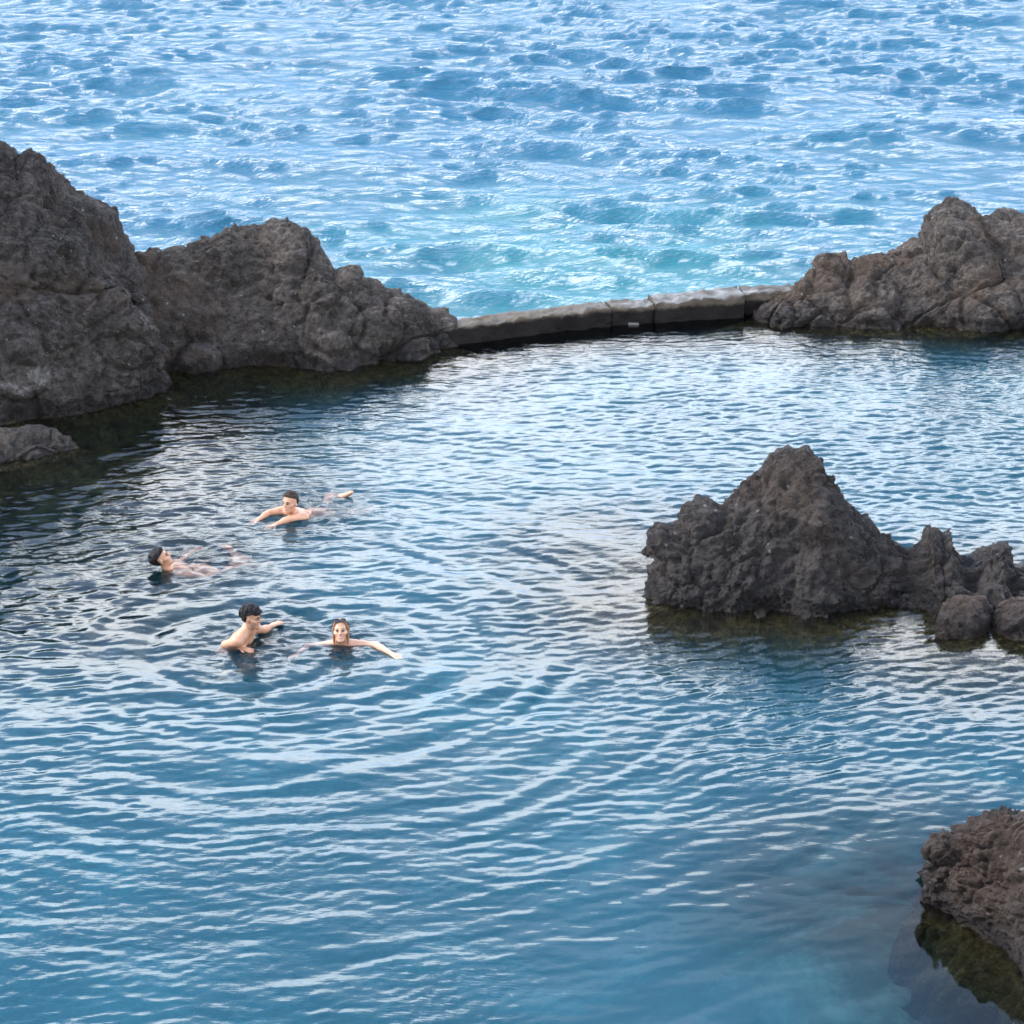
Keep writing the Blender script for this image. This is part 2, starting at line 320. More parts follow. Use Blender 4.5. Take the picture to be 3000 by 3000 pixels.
# ------------------------------------------------------------------ rocks
DISP = 3000/1932.0
def T_disp(x, y): return x*DISP, y*DISP
def T_c4(x, y): return 1800+x/1.61, 1250+y/1.61
def T_c5(x, y): return 2500+x/2.576, 2250+y/2.576
SKIRT = ((0.12, -0.10), (0.30, -0.34), (0.7, -0.9), (1.2, -1.7), (2.0, -3.0))
foot = []                                        # waterline points of every rock, for the depth of the water
def lava_rock(name, rows, T, label, mat, step=0.03, amp=1.0, seed=1, bulge=0.75, back=1.0, skirt=SKIRT, ends=(True, True), lumps=(), cell=(1.6, 0.6, 0.19), group=None, warp=0.22, facet=(0.15, 0.042, 0.030), bias=0.09):
    rows = np.array(rows, float)
    s = np.stack(T(rows[:, 0], rows[:, 1]), 1); wl = np.stack(T(rows[:, 2], rows[:, 3]), 1)
    F0 = ground(wl[:, 0], wl[:, 1]); R0 = atY(s[:, 0], s[:, 1], F0[:, 1]+rows[:, 4])
    d = np.maximum(np.linalg.norm(np.diff(R0, axis=0), axis=1), np.linalg.norm(np.diff(F0, axis=0), axis=1))
    u = np.concatenate([[0], np.cumsum(d)]); nu = max(12, int(u[-1]/step)); uu = np.linspace(0, u[-1], nu)
    I = lambda a: np.stack([np.interp(uu, u, a[:, k]) for k in range(a.shape[1])], 1)
    F, Rg = I(F0), I(R0); D = np.interp(uu, u, rows[:, 4])
    hgt = max(np.linalg.norm(R0-F0, axis=1).max(), 0.2); nf = max(10, int(1.25*hgt/step))
    # outward direction of the foot
    tg = np.gradient(F[:, :2], axis=0); k = max(3, nu//14); ker = np.ones(2*k+1)/(2*k+1)
    tg = np.stack([np.convolve(np.pad(tg[:, j], k, mode='edge'), ker, 'valid') for j in (0, 1)], 1)
    nrm = np.stack([tg[:, 1], -tg[:, 0]], 1); nrm /= np.linalg.norm(nrm, axis=1, keepdims=True)+1e-9
    e = uu/u[-1]
    if ends[0]:
        q = sstep(e, 0.10, 0.0)[:, None]; nrm = nrm*(1-q)+np.array([-1, -0.1])*q
    if ends[1]:
        q = sstep(e, 0.90, 1.0)[:, None]; nrm = nrm*(1-q)+np.array([1, -0.1])*q
    cols = []
    ss = [0]+[a for a, b_ in skirt]; sz = [0]+[b_ for a, b_ in skirt]; ns_ = 26
    sp_ = np.linspace(0, 1, ns_)[::-1]; arc = np.cumsum([0]+[math.hypot(ss[i+1]-ss[i], sz[i+1]-sz[i]) for i in range(len(ss)-1)]); arc = arc/arc[-1]
    sp_ = sp_**1.5
    for q in sp_[:-1]:
        a, b_ = np.interp(q, arc, ss), np.interp(q, arc, sz)
        p = F.copy(); p[:, :2] += nrm*a; p[:, 2] += b_; cols.append(p)
    for tq in np.linspace(0, 1, nf):
        hz = tq**1.15; vz = sin(tq*pi/2)**bulge
        p = F.copy(); p[:, :2] += (Rg-F)[:, :2]*hz; p[:, 2] = F[:, 2]+(Rg[:, 2]-F[:, 2])*vz; cols.append(p)
    nb = max(8, nf//3)
    for tq in np.linspace(0, 1, nb+1)[1:]:
        p = Rg.copy(); ext = back*(0.35+0.8*D)
        p[:, 1] += ext*tq**0.8; p[:, 2] = Rg[:, 2]-(Rg[:, 2]+2.5)*tq**2.0; cols.append(p)
    V = np.stack(cols, 1); nv = V.shape[1]
    du = np.gradient(V, axis=0); dv = np.gradient(V, axis=1)
    Nn = np.cross(du, dv); Nn /= np.linalg.norm(Nn, axis=2, keepdims=True)+1e-9
    for ax, kk in ((0, 6), (1, 6)):               # soften the normals so that displacement does not fold
        pad = [(0, 0)]*3; pad[ax] = (kk, kk); c = np.cumsum(np.pad(Nn, pad, mode='edge'), axis=ax)
        n_ = Nn.shape[ax]; Nn = (np.take(c, np.arange(2*kk, 2*kk+n_), ax)-np.take(c, np.arange(0, n_), ax))
    Nn /= np.linalg.norm(Nn, axis=2, keepdims=True)+1e-9
    P = V.reshape(-1, 3); n = Nn.reshape(-1, 3)
    wv = np.stack([fbm(P/0.9+5, 3, seed+31), fbm(P/0.9+15, 3, seed+32), fbm(P/0.9+25, 3, seed+33)], 1)*warp
    disp = np.zeros(len(P))
    for cs_, am in zip(cell, facet):
        f1, f2, idv, til = worley((P+wv)*np.array([1, 1, 1.25])/cs_, seed); seed += 7
        disp += am*0.35*(0.62-np.minimum(f1, 1.0)) + am*(1.1*(idv-0.5)+2.6*til)*sstep(f2-f1, 0.0, 0.20) - am*0.55*sstep(f2-f1, 0.08, 0.0)*sstep(idv, 0.3, 0.8)
    rid = 1-np.abs(fbm((P+wv*0.5)/0.34, 4, seed+3)); disp += 0.07*(rid-0.8)
    disp += 0.20*fbm(P/1.1, 4, seed+5) + 0.050*fbm(P/0.12, 3, seed+9, 0.7)
    pit = fbm(P/0.16, 2, seed+19); disp -= 0.035*sstep(pit, 0.22, 0.5)
    fade = np.ones(nu)
    if ends[0]: fade *= sstep(e, -0.02, 0.06)
    if ends[1]: fade *= sstep(e, 1.02, 0.94)
    disp = (disp-bias).reshape(nu, nv)*(0.35+0.65*fade[:, None])
    for (px, py, rad, hb) in lumps:               # a boulder-like swelling seen at this place of the face
        x, y = T(px, py); tgt = ray(np.float64(x), np.float64(y)); tgt /= np.linalg.norm(tgt)
        rel = V-np.array([0, 0, CAM_H]); al = rel@tgt; dd = np.linalg.norm(rel-al[..., None]*tgt, axis=2)/rad
        front = np.zeros(nv); front[:ns_+nf] = 1
        disp = disp + front[None, :]*hb*np.sqrt(np.clip(1-dd**2, 0, 1)) - front[None, :]*hb*0.25*np.exp(-((dd-1.05)/0.10)**2)
    V = V+Nn*(disp*amp)[..., None]
    sk = np.clip(-V[..., 2]-0.12, 0, 0.8)*0.75*fbm(np.stack([uu/0.5, uu*0, uu*0+seed*1.7], 1), 4, 77)[:, None]
    V[..., :2] += (nrm[:, None, :]*sk[..., None])*np.where(np.arange(nv) < ns_, 1.0, 0.0)[None, :, None]
    for p in F[::max(1, int(0.25/step))]: foot.append(p[:2])
    for p in (F+Rg)[::max(1, int(0.5/step))]/2: foot.append(p[:2])
    fc = grid_faces(nu, nv)
    ob = mesh_obj(name, V.reshape(-1, 3), fc, mat)
    base = F.mean(0); base[2] = 0
    set_origin(ob, base); tag(ob, label, "rock", group)
    return ob

SHORE = "lava rocks around the pool"
rowsA = [(-330,-160,-330,845,4.2),(-120,110,-120,815,3.5),(-30,252,-30,803,2.9),(0,264,0,800,2.8),(18,274,18,799,2.7),(50,280,45,797,2.6),(75,298,72,794,2.55),(95,320,90,792,2.5),(115,345,110,790,2.45),(130,372,125,788,2.4),(160,384,155,784,2.2),(195,400,190,778,2.1),(210,420,205,774,2.0),(225,440,220,771,1.9),(250,462,242,766,1.7),(268,474,258,763,1.55),(282,500,275,759,1.3),(292,545,288,754,1.1),(297,602,300,750,.8),(314,655,312,744,.5),(321,694,320,740,.3),(325,724,325,736,.12)]
lava_rock("lava_outcrop", rowsA, T_disp, "tall dark lava outcrop at the pool's left edge, highest rock in the photo", M_rock_warm, 0.030, 1.15, 11, 0.8, ends=(False, True), lumps=[(60,620,.5,.16),(120,480,.45,.14),(250,640,.4,.16),(200,560,.35,.1),(90,330,.35,.12),(40,700,.4,.14)], group=SHORE)
rowsB = [(190,474,190,722,1.7),(262,477,270,715,1.5),(300,475,310,708,1.5),(325,462,330,706,1.55),(340,450,345,705,1.6),(375,433,385,702,1.7),(430,430,430,699,1.7),(480,425,478,692,1.7),(500,420,497,692,1.65),(530,416,522,694,1.6),(545,420,540,697,1.6),(578,422,562,699,1.6),(597,436,585,700,1.55),(612,452,602,701,1.5),(625,475,618,701,1.45),(637,492,632,701,1.4),(660,494,660,699,1.35),(680,503,684,697,1.28),(695,515,700,695,1.2),(720,527,722,693,1.15),(745,535,745,689,1.1),(775,552,772,686,1.0),(800,563,795,683,.9),(822,574,814,679,.8),(842,585,832,675,.75),(860,600,850,670,.6),(868,625,868,660,.3),(875,650,876,656,.08)]
lava_rock("lava_hump", rowsB, T_disp, "broad brown lava hump between the tall outcrop and the low seawall", M_rock_pale, 0.028, 1.0, 23, 0.8, ends=(False, True), lumps=[(380,682,.32,.18),(630,610,.42,.2),(715,620,.36,.16),(540,450,.4,.10),(665,512,.22,.1),(600,545,.3,.12),(770,585,.3,.12),(790,650,.3,.10)], group=SHORE)
rowsC = [(-160,800,-160,905,.8),(-60,806,-60,890,.7),(0,810,0,876,.6),(20,806,22,872,.58),(45,799,45,868,.55),(75,798,75,862,.5),(105,806,104,856,.42),(125,816,125,851,.3),(140,826,140,847,.2),(150,841,150,844,.05)]
lava_rock("shore_boulder", rowsC, T_disp, "low flat-topped grey boulder at the left edge in front of the tall outcrop", M_rock_pale, 0.02, 0.42, 37, 0.6, 0.6, ends=(False, True), cell=(0.6, 0.25, 0.1), group=SHORE)
rowsD = [(1404,600,1404,603,.08),(1412,585,1412,606,.2),(1430,571,1430,608,.35),(1455,558,1454,611,.55),(1480,548,1478,613,.7),(1500,541,1500,615,.85),(1530,514,1530,616,1.1),(1545,503,1545,617,1.2),(1560,496,1560,617,1.3),(1592,494,1592,618,1.4),(1602,506,1602,618,1.4),(1640,480,1640,617,1.6),(1660,471,1660,617,1.7),(1680,460,1680,616,1.8),(1715,448,1712,615,1.95),(1738,442,1733,615,2.0),(1748,420,1744,615,2.1),(1760,403,1757,615,2.15),(1775,390,1772,616,2.2),(1803,381,1802,617,2.3),(1820,386,1820,618,2.3),(1850,384,1850,619,2.3),(1868,400,1868,620,2.3),(1895,410,1895,621,2.3),(1932,402,1932,622,2.4),(2100,380,2100,630,2.6),(2450,330,2450,650,3)]
lava_rock("lava_headland", rowsD, T_disp, "jagged brown lava headland behind the pool at the right end of the seawall", M_rock_pale, 0.030, 0.95, 51, 0.8, ends=(True, False), lumps=[(1455,590,.34,.12),(1790,420,.5,.12),(1850,500,.35,.14),(1800,470,.3,.12),(1870,585,.42,.14),(1560,520,.25,.1),(1650,560,.4,.1)], cell=(0.95, 0.36, 0.15), group=SHORE)
rowsE = [(a_, b_, c_, d_+min(max(c_-1420, 0)*0.45, 75), e_*0.72+min(max(c_-1420, 0)*0.002, 0.3)) for a_, b_, c_, d_, e_ in [(144,778,146,780,.06),(165,730,165,800,.22),(188,690,185,815,.4),(193,620,200,825,.6),(197,560,215,833,.75),(205,512,235,842,.9),(245,476,265,850,1.0),(308,460,310,856,1.1),(318,412,325,857,1.2),(350,375,350,858,1.25),(380,356,380,860,1.3),(430,360,430,864,1.35),(500,370,495,870,1.4),(520,350,520,870,1.45),(560,290,560,870,1.55),(640,225,635,866,1.7),(690,208,685,861,1.75),(710,163,705,859,1.8),(770,122,765,856,1.8),(830,113,825,862,1.8),(890,123,880,879,1.8),(930,160,920,887,1.75),(990,200,980,888,1.7),(1020,260,1010,883,1.6),(1100,340,1090,871,1.5),(1130,380,1120,869,1.45),(1180,425,1175,867,1.4),(1240,440,1240,865,1.35),(1270,475,1275,864,1.3),(1330,480,1330,862,1.3),(1380,527,1385,860,1.2),(1440,500,1440,855,1.2),(1480,438,1475,850,1.25),(1500,432,1500,847,1.25),(1550,462,1545,840,1.2),(1562,487,1560,838,1.2),(1610,480,1610,832,1.15),(1632,530,1632,830,1.1),(1680,597,1680,825,1.0),(1705,588,1705,822,1.0),(1735,557,1735,820,1.0),(1790,557,1790,818,1.0),(1840,538,1835,815,1.0),(1880,580,1878,812,1.0),(1892,645,1890,810,.9),(1935,632,1935,810,.9),(2100,600,2100,815,.9),(2400,660,2400,830,.9)]]
SHELF = ((0.10, -0.05), (0.55, -0.16), (0.95, -0.42), (1.3, -1.1), (1.8, -2.2), (2.3, -3.2))
lava_rock("lava_islet", rowsE, T_c4, "large peaked dark lava islet rising from the right side of the pool", M_rock_dark, 0.024, 0.75, 72, 0.85, skirt=SHELF, ends=(True, False), lumps=[(400,400,.26,.14),(240,530,.22,.12),(1540,520,.2,.08),(1830,620,.22,.08),(840,230,.35,.05),(900,770,.4,.08)], cell=(0.9, 0.30, 0.12), facet=(0.035, 0.058, 0.055), bias=0.055, group=SHORE)
rowsF = [(1508,962,1510,965,.04),(1518,905,1522,985,.18),(1550,832,1558,998,.32),(1600,808,1618,1003,.4),(1680,803,1690,1000,.42),(1740,814,1735,985,.36),(1770,852,1762,965,.25),(1780,905,1778,935,.06)]
lava_rock("round_boulder", rowsF, T_c4, "whole round brown boulder at the water's edge in front of the big islet", M_rock_red, 0.016, 0.38, 81, 0.55, 0.6, cell=(0.5, 0.2, 0.09), facet=(0.09, 0.05, 0.03), bias=0.0, group=SHORE)
rowsF2 = [(1768,895,1770,925,.05),(1783,860,1783,960,.22),(1830,825,1830,985,.35),(1880,805,1880,1000,.42),(1960,803,1960,1008,.46),(2040,830,2040,990,.36),(2085,900,2080,940,.08)]
lava_rock("round_boulder", rowsF2, T_c4, "round brown boulder cut off by the right edge of the photo beside the other boulder", M_rock_red, 0.016, 0.38, 93, 0.55, 0.6, cell=(0.5, 0.2, 0.09), facet=(0.09, 0.05, 0.03), bias=0.0, group=SHORE)
rowsH = [(116,592,118,598,.03),(135,565,140,606,.12),(160,545,165,609,.18),(190,550,190,606,.14),(206,582,206,592,.03)]
lava_rock("small_rock", rowsH, T_c4, "tiny wet black rock just left of the big islet", M_rock_dark, 0.012, 0.2, 99, 0.6, 0.5, cell=(0.3, 0.12, 0.06), group=SHORE)
rowsG = [(a_, b_, c_, d_, e_*0.55) for a_, b_, c_, d_, e_ in [(506,965,508,1000,.05),(515,920,540,1012,.15),(553,850,590,1022,.3),(558,690,640,1055,.5),(566,620,690,1085,.65),(600,545,740,1120,.8),(660,513,790,1165,.95),(745,520,840,1215,1.1),(762,466,870,1240,1.2),(850,390,930,1290,1.4),(920,343,980,1325,1.5),(960,350,1020,1350,1.6),(990,315,1060,1378,1.7),(1080,300,1130,1430,1.8),(1190,303,1180,1535,2.0),(1240,340,1240,1620,2.1),(1288,360,1300,1685,2.2),(1500,380,1500,1830,2.4),(2000,350,2000,2200,2.6)]]
lava_rock("lava_ledge", rowsG, T_c5, "pitted reddish brown lava ledge in the bottom right corner", M_rock_red, 0.016, 0.50, 107, 0.7, skirt=((0.05,-.08),(0.12,-.5),(0.18,-1.5),(0.25,-3.4)), ends=(True, False), lumps=[(660,600,.16,.10),(900,480,.25,.10),(760,700,.25,.08),(1100,560,.3,.08),(1000,900,.3,.08)], cell=(0.55, 0.20, 0.085), facet=(0.09, 0.075, 0.060), group=SHORE)

# ------------------------------------------------------------------ seawall
wall = thing("seawall", "low dark concrete seawall with a pale wet top closing off the pool from the sea", "wall", G(1788, 953))
wo = np.array(wall.location)
def wall_segment(pa, pb, ha, hb, wdt, seed, name="wall_segment", rough=0.05):
    pa = np.array(pa); pb = np.array(pb); ln = np.linalg.norm(pb-pa); t_ = (pb-pa)/ln; nb_ = np.array([-t_[1], t_[0], 0])
    nu = int(ln/0.04)+2
    prof = []
    def seg(a, b, n): 
        for q in np.linspace(0, 1, n, endpoint=False): prof.append((a[0]+(b[0]-a[0])*q, a[1]+(b[1]-a[1])*q))
    c = 0.035
    seg((-0.06, -1.6), (0, -0.1), 8); seg((0, -0.1), (0.0, 1.0), 10); seg((0.0, 1.0), (c, 1.06), 2); seg((c, 1.06), (wdt-c, 1.06), 10); seg((wdt-c, 1.06), (wdt, 1.0), 2); seg((wdt, 1.0), (wdt+0.1, -1.6), 10); prof.append((wdt+0.1, -1.6))
    V = np.zeros((nu, len(prof), 3))
    for i in range(nu):
        q = i/(nu-1); h = ha+(hb-ha)*q; p = pa+(pb-pa)*q
        for j, (a, b_) in enumerate(prof):
            z = b_*h if b_ > 0 else b_
            if b_ > 1.0: z = h+(b_-1.0)*0.4
            V[i, j] = p+nb_*a+np.array([0, 0, z])
    P = V.reshape(-1, 3)
    dn = fbm(P/0.25, 4, seed)*rough*1.6; dx = fbm(P/0.10+9, 3, seed+4)*rough
    V = V+dn.reshape(nu, -1)[..., None]*(-nb_)+(dx.reshape(nu, -1))[..., None]*np.array([0, 0, 1.0])
    f = grid_faces(nu, len(prof)); np_ = len(prof)
    o = mesh_obj(name, V.reshape(-1, 3)-wo, f, M_conc, wall)
    caps = [list(range(np_)), [(nu-1)*np_+k for k in range(np_)][::-1]]
    import bmesh
    bm = bmesh.new(); bm.from_mesh(o.data); bm.verts.ensure_lookup_table()
    for cpl in caps:
        try: bm.faces.new([bm.verts[k] for k in cpl])
        except ValueError: pass
    bmesh.ops.recalc_face_normals(bm, faces=bm.faces[:]); bm.to_mesh(o.data); bm.free()
    return o
W0, W1, W2, W3, W4 = G(1300, 1014), G(1790, 955), G(1918, 947), G(2180, 930), G(2330, 925)
wall_segment(W0, W1-(W1-W0)*0.004, .23, .26, .42, 3)
wall_segment(W1+np.array([0.004, .035, 0]), W2+np.array([-0.004, .035, 0]), .25, .26, .40, 5)
wall_segment(W2+(W3-W2)*0.004, W3, .29, .33, .44, 7)
wall_segment(W3+np.array([.005, .16, 0]), W4+np.array([0, .16, 0]), .30, .33, .40, 9)
for q in np.linspace(0, 1, 30):
    for a_, b_ in ((W0, W1), (W1, W2), (W2, W3)): foot.append((a_+(b_-a_)*q)[:2])
# small wedge of pale concrete let into the wall just above the water
wv_ = [(-.075,-.10,-.06),(.075,-.10,-.06),(.075,.06,-.06),(-.075,.06,-.06),(-.07,-.02,.07),(-.02,-.02,.075),(-.02,.06,.075),(-.07,.06,.07),(.07,-.09,.0),(-.07,-.09,.0),(.07,.06,.02)]
ws = mesh_obj("wedge_step", np.array([(-.08,-.09,-.05),(.08,-.09,-.05),(.08,.08,-.05),(-.08,.08,-.05),(-.08,-.085,.025),(.075,-.085,.012),(.075,.08,.02),(-.08,.08,.09),(-.05,-.03,.05),(.02,-.03,.02)])*np.array([1,1,1.0])+(G(1856, 945)-wo), [(0,3,2,1),(0,1,5,4),(1,2,6,5),(2,3,7,6),(3,0,4,7),(4,5,9,8),(5,6,9),(6,7,8,9),(7,4,8)], plain("pale_concrete", (0.15, 0.14, 0.125), 0.8, nscale=40), wall, False)
rowsW1 = [(1650,112,1652,134,.02),(1672,110,1670,137,.1),(1695,108,1696,138,.14),(1722,118,1720,137,.1),(1738,124,1738,134,.02)]
def T_c2(x, y): return 1250+x/1.756, 780+y/1.756
for rw, lb, sd_ in ((rowsW1, "left one of two low dark rocks poking up behind the seawall's right end", 121), ([(a+112, b-4, c+112, d-4, e) for a, b, c, d, e in rowsW1], "right one of two low dark rocks behind the seawall beside the headland", 131)):
    rk = lava_rock("small_rock", [(a, b-6, c, d+22, e+.12) for a, b, c, d, e in rw], T_c2, lb, M_rock_dark, 0.02, 0.25, sd_, 0.6, 0.5, cell=(0.3, 0.14, 0.07), group="low rocks behind the seawall")

# ------------------------------------------------------------------ swimmers' places (used by the ripples too)
SW = {"woman": G(999, 1886), "kneel": G(730, 1891), "breast": G(850, 1512), "back": G(480, 1664)}

# ------------------------------------------------------------------ water
def axis(fine0, fine1, st, lo, hi, grow=1.12):
    a = list(np.arange(fine0, fine1, st)); s = st; x = a[-1]
    while x < hi: s *= grow; x += s; a.append(min(x, hi))
    s = st; x = a[0]; b_ = []
    while x > lo: s *= grow; x -= s; b_.append(max(x, lo))
    return np.array(b_[::-1]+a)
# shoreline between pool and sea, hidden inside the rocks and the wall
SH = np.array([(-60, 36), (-9.0, 33.6), (-6.0, 33.0), (-4.2, 33.7), (-2.2, 33.9), (-0.95, 33.55), (1.3, 34.4), (2.0, 34.65), (3.35, 35.15), (4.0, 35.4), (5.2, 35.8), (8.5, 36.2), (60, 39)])
shore = lambda x: np.interp(x, SH[:, 0], SH[:, 1])
foot = np.array(foot)
def dist_foot(x, y):
    d = np.full(x.shape, 1e9)
    for p in foot: d = np.minimum(d, (x-p[0])**2+(y-p[1])**2)
    return np.sqrt(d)

xs = axis(-8.0, 8.0, 0.027, -40, 40); vs = np.concatenate([np.linspace(0, 0.22, 30, endpoint=False), np.linspace(0.22, 1, 800)])
X = np.repeat(xs[:, None], len(vs), 1); Y = 9.0+(shore(xs)[:, None]-9.0)*vs[None, :]
# coarse copy for slow functions
cxs = np.linspace(-40, 40, 201); cys = np.linspace(8, 40, 161)
CX, CY = np.meshgrid(cxs, cys, indexing='ij')
cdst = dist_foot(CX, CY)
def bil(c, x, y):
    fx = np.clip((x-cxs[0])/(cxs[1]-cxs[0]), 0, len(cxs)-1.001); fy = np.clip((y-cys[0])/(cys[1]-cys[0]), 0, len(cys)-1.001)
    i = fx.astype(int); j = fy.astype(int); a = fx-i; b_ = fy-j
    return c[i, j]*(1-a)*(1-b_)+c[i+1, j]*a*(1-b_)+c[i, j+1]*(1-a)*b_+c[i+1, j+1]*a*b_
def waves(X, Y, n, l0, l1, heading, spread, slope, seed, choppy=0.0):
    """n random travelling waves; slope = rms slope of their sum"""
    r = np.random.RandomState(seed); H = np.zeros_like(X); DX = np.zeros_like(X); DY = np.zeros_like(X)
    for i in range(n):
        lam = l0*(l1/l0)**((i+r.rand())/n); th = heading+spread*r.randn(); k = 2*pi/lam; ph = r.rand()*2*pi
        a = slope*math.sqrt(2.0/n)/k*(0.6+0.8*r.rand()); q = k*(cos(th)*X+sin(th)*Y)+ph
        s = np.sin(q); H += a*s
        if choppy:
            c = np.cos(q); DX += choppy*a*cos(th)*c; DY += choppy*a*sin(th)*c
    return H, DX, DY
H = np.zeros_like(X)
inv = (np.abs(X) < 9.5)
n_a = noise2(X, Y, 2.6, 41); n_b = noise2(X, Y, 1.3, 43); n_c = noise2(X, Y, 4.5, 47)
calm = sstep(Y-0.55*X, 19.0, 15.2)*sstep(X, -1.0, 1.2)                    # the sheltered corner by the ledge
up = sstep(Y, 22.5, 26.5); lefty = sstep(X, 1.5, -1.5)
# circles spreading from the swimmers
r0 = np.random.RandomState(5)
for key, amp_ in (("woman", 1.0), ("kneel", 1.25), ("breast", 0.8), ("back", 0.8)):
    c0 = SW[key]; rr = np.hypot(X-c0[0], Y-c0[1])+0.34*n_a+0.13*n_b
    env = 1.25*np.sqrt(1.0/(1.0+rr))*np.exp(-rr/8.0)*sstep(rr, 0.1, 0.7)
    for lam, a in ((0.95, .0032), (0.58, .0046), (0.47, .0050), (0.36, .0032), (0.27, .0022), (0.2, .0014)):
        ph = r0.rand()*6.28; md = 0.45+0.75*sstep(noise2(X+r0.rand()*50, Y, 1.9, 60+int(lam*100), 2), -0.35, 0.45)
        H += amp_*a*env*md*np.sin(2*pi*rr/lam+ph)
H *= 1-0.55*calm
w1, _, _ = waves(X, Y, 60, 0.09, 0.30, R(84), R(24), 0.105, 11)
w2, _, _ = waves(X, Y, 44, 0.09, 0.26, R(112), R(20), 0.095, 12)
w3, _, _ = waves(X, Y, 34, 0.09, 0.2, R(140), R(30), 0.075, 13)
w6, _, _ = waves(X, Y, 44, 0.09, 0.28, R(94), R(16), 0.085, 16)
w4, _, _ = waves(X, Y, 24, 0.6, 2.2, R(85), R(35), 0.030, 14)
m1 = (0.42+0.58*up)*(0.65+0.6*sstep(n_c, -0.4, 0.5))
m2 = sstep(X, 0.2, 2.2)*sstep(Y-0.30*X, 16.4, 19.0)*(0.5+0.7*sstep(n_a, -0.4, 0.4))
m3 = 1.1*lefty*sstep(Y, 21.0, 18.0)*(0.35+0.9*sstep(n_a, -0.3, 0.5))
dsh = bil(cdst, X, Y)
lee = sstep(dsh, 0.1, 1.6)*0.6+0.4
H += (w1*m1+w2*m2*(1-0.3*up)+w3*m3+w6*(0.25+0.75*sstep(n_b, -0.1, 0.5))*(1-0.7*up)*(1-0.8*m2))*(1-0.85*calm)*lee+w4*0.8*(1-0.55*calm)
# splashing round each swimmer
w5, _, _ = waves(X, Y, 50, 0.09, 0.30, R(60), 2.0, 0.26, 15)
spl = np.zeros_like(X)
for key, rx in (("woman", .55), ("kneel", .75), ("breast", .7), ("back", .7)):
    c0 = SW[key]; off = {"breast": (.25, .2), "back": (.35, .2), "kneel": (.15, .05), "woman": (0, 0)}[key]
    spl = np.maximum(spl, np.exp(-(((X-c0[0]-off[0])/rx)**2+((Y-c0[1]-off[1])/(rx*1.15))**2)))
H += w5*spl*0.8
wl_ = sstep(X, -2.0, -4.0); depth_murk = 0.28*(wl_*sstep(dsh, 0.5, 3.8)+(1-wl_)*sstep(dsh, 0.3, 2.7))
fine = (0.20+0.30*up+0.25*m2+0.55*m3)*(1-0.8*calm)+0.9*spl
pool = mesh_obj("pool_water", np.stack([X, Y, H], -1).reshape(-1, 3), grid_faces(len(xs), len(vs)), M_pool, attrs={"murk": depth_murk*(1-0.75*spl)*(1-0.85*sstep(X, -1.2, -4.2)*sstep(Y, 20.5, 23.5)), "fine": fine})
pool["kind"] = "structure"

# pool bottom (also the ground under everything near)
bx = np.concatenate([np.linspace(-400, -12, 12, endpoint=False), np.linspace(-12, 12, 150), np.linspace(12, 400, 13)[1:]]); by = np.concatenate([[-60, -20, 0], np.linspace(8, 40, 160), [60, 150, 400]])
BX, BY = np.meshgrid(bx, by, indexing='ij'); dd = bil(cdst, np.clip(BX, -40, 40), np.clip(BY, 8, 40))
BZ = -1.4-1.4*sstep(dd, 0.3, 3.0)+0.25*noise2(BX, BY, 1.5, 71, 4)+0.10*noise2(BX, BY, 0.5, 72, 2)
rocky = sstep(BX, -1.2, -4.2)*sstep(BY, 20.5, 23.5); BZ += rocky*0.7
BZ = np.where((BY > 39) | (BY < 8), -4.0, BZ)
bed = mesh_obj("seabed", np.stack([BX, BY, BZ], -1).reshape(-1, 3), grid_faces(len(bx), len(by)), M_bed, attrs={"rocky": rocky}); bed["kind"] = "structure"

# shore below, slope behind the viewpoint: unseen, added to block low sky light
hx = np.linspace(-150, 150, 151); hy = np.concatenate([np.linspace(-140, -6, 68), np.linspace(-4, 9.5, 40)])
HX, HY = np.meshgrid(hx, hy, indexing='ij')
HZ = np.interp(HY, [-140, -60, -20, -8, -3, 1.0, 3.0, 6.0, 9.5], [38, 24, 12, 8.8, 8.6, 8.3, 5.0, 1.5, -2.6])
hn = fbm(np.stack([HX.ravel()/6, HY.ravel()/6, HX.ravel()*0], 1), 5, 203).reshape(HX.shape)
HZ = HZ+hn*np.interp(HY, [-140, -20, -3, 2, 9.5], [9, 3, 0.25, 0.5, 1.0])
sky_block = mesh_obj("sky_block_hill", np.stack([HX, HY, HZ], -1).reshape(-1, 3), grid_faces(len(hx), len(hy)), M_rock_warm); sky_block["kind"] = "structure"

# open sea
sx_ = axis(-15, 15, 0.075, -3000, 3000, 1.14); sv_ = axis(0.0, 42.0, 0.085, -0.01, 6000, 1.12)
X = np.repeat(sx_[:, None], len(sv_), 1); Y0 = shore(sx_)[:, None]; Y = Y0+np.repeat(sv_[None, :], len(sx_), 0)
off = np.repeat(sv_[None, :], len(sx_), 0)
Hs = np.zeros_like(X); DX = np.zeros_like(X); DY = np.zeros_like(X)
fade = 1/(1+(np.maximum(np.abs(X)-15, 0)/20)**2+(np.maximum(off-45, 0)/40)**2)
for args in ((26, 2.6, 8.0, R(-98), R(16), 0.095, 21, 1.1), (64, 0.7, 2.6, R(-95), R(19), 0.165, 22, 1.1), (70, 0.24, 0.75, R(-92), R(22), 0.20, 23, 0.9)):
    a, b_, c_ = waves(X, Y, *args[:-1], choppy=args[-1])
    grp = 0.6+0.7*sstep(noise2(X, Y, 5.0, 80+args[6], 2), -0.4, 0.4)
    Hs += a*grp; DX += b_*grp; DY += c_*grp
calmw = 0.35+0.65*sstep(off, 0.2, 4.0)
Hs *= fade*calmw; DX *= fade*calmw; DY *= fade*calmw*sstep(off, 0.0, 1.0)
wallc = np.array([1.2, 36.5]); ch = np.exp(-(((X-1.0)/5.2)**2+((Y-37.5)/5.0)**2))
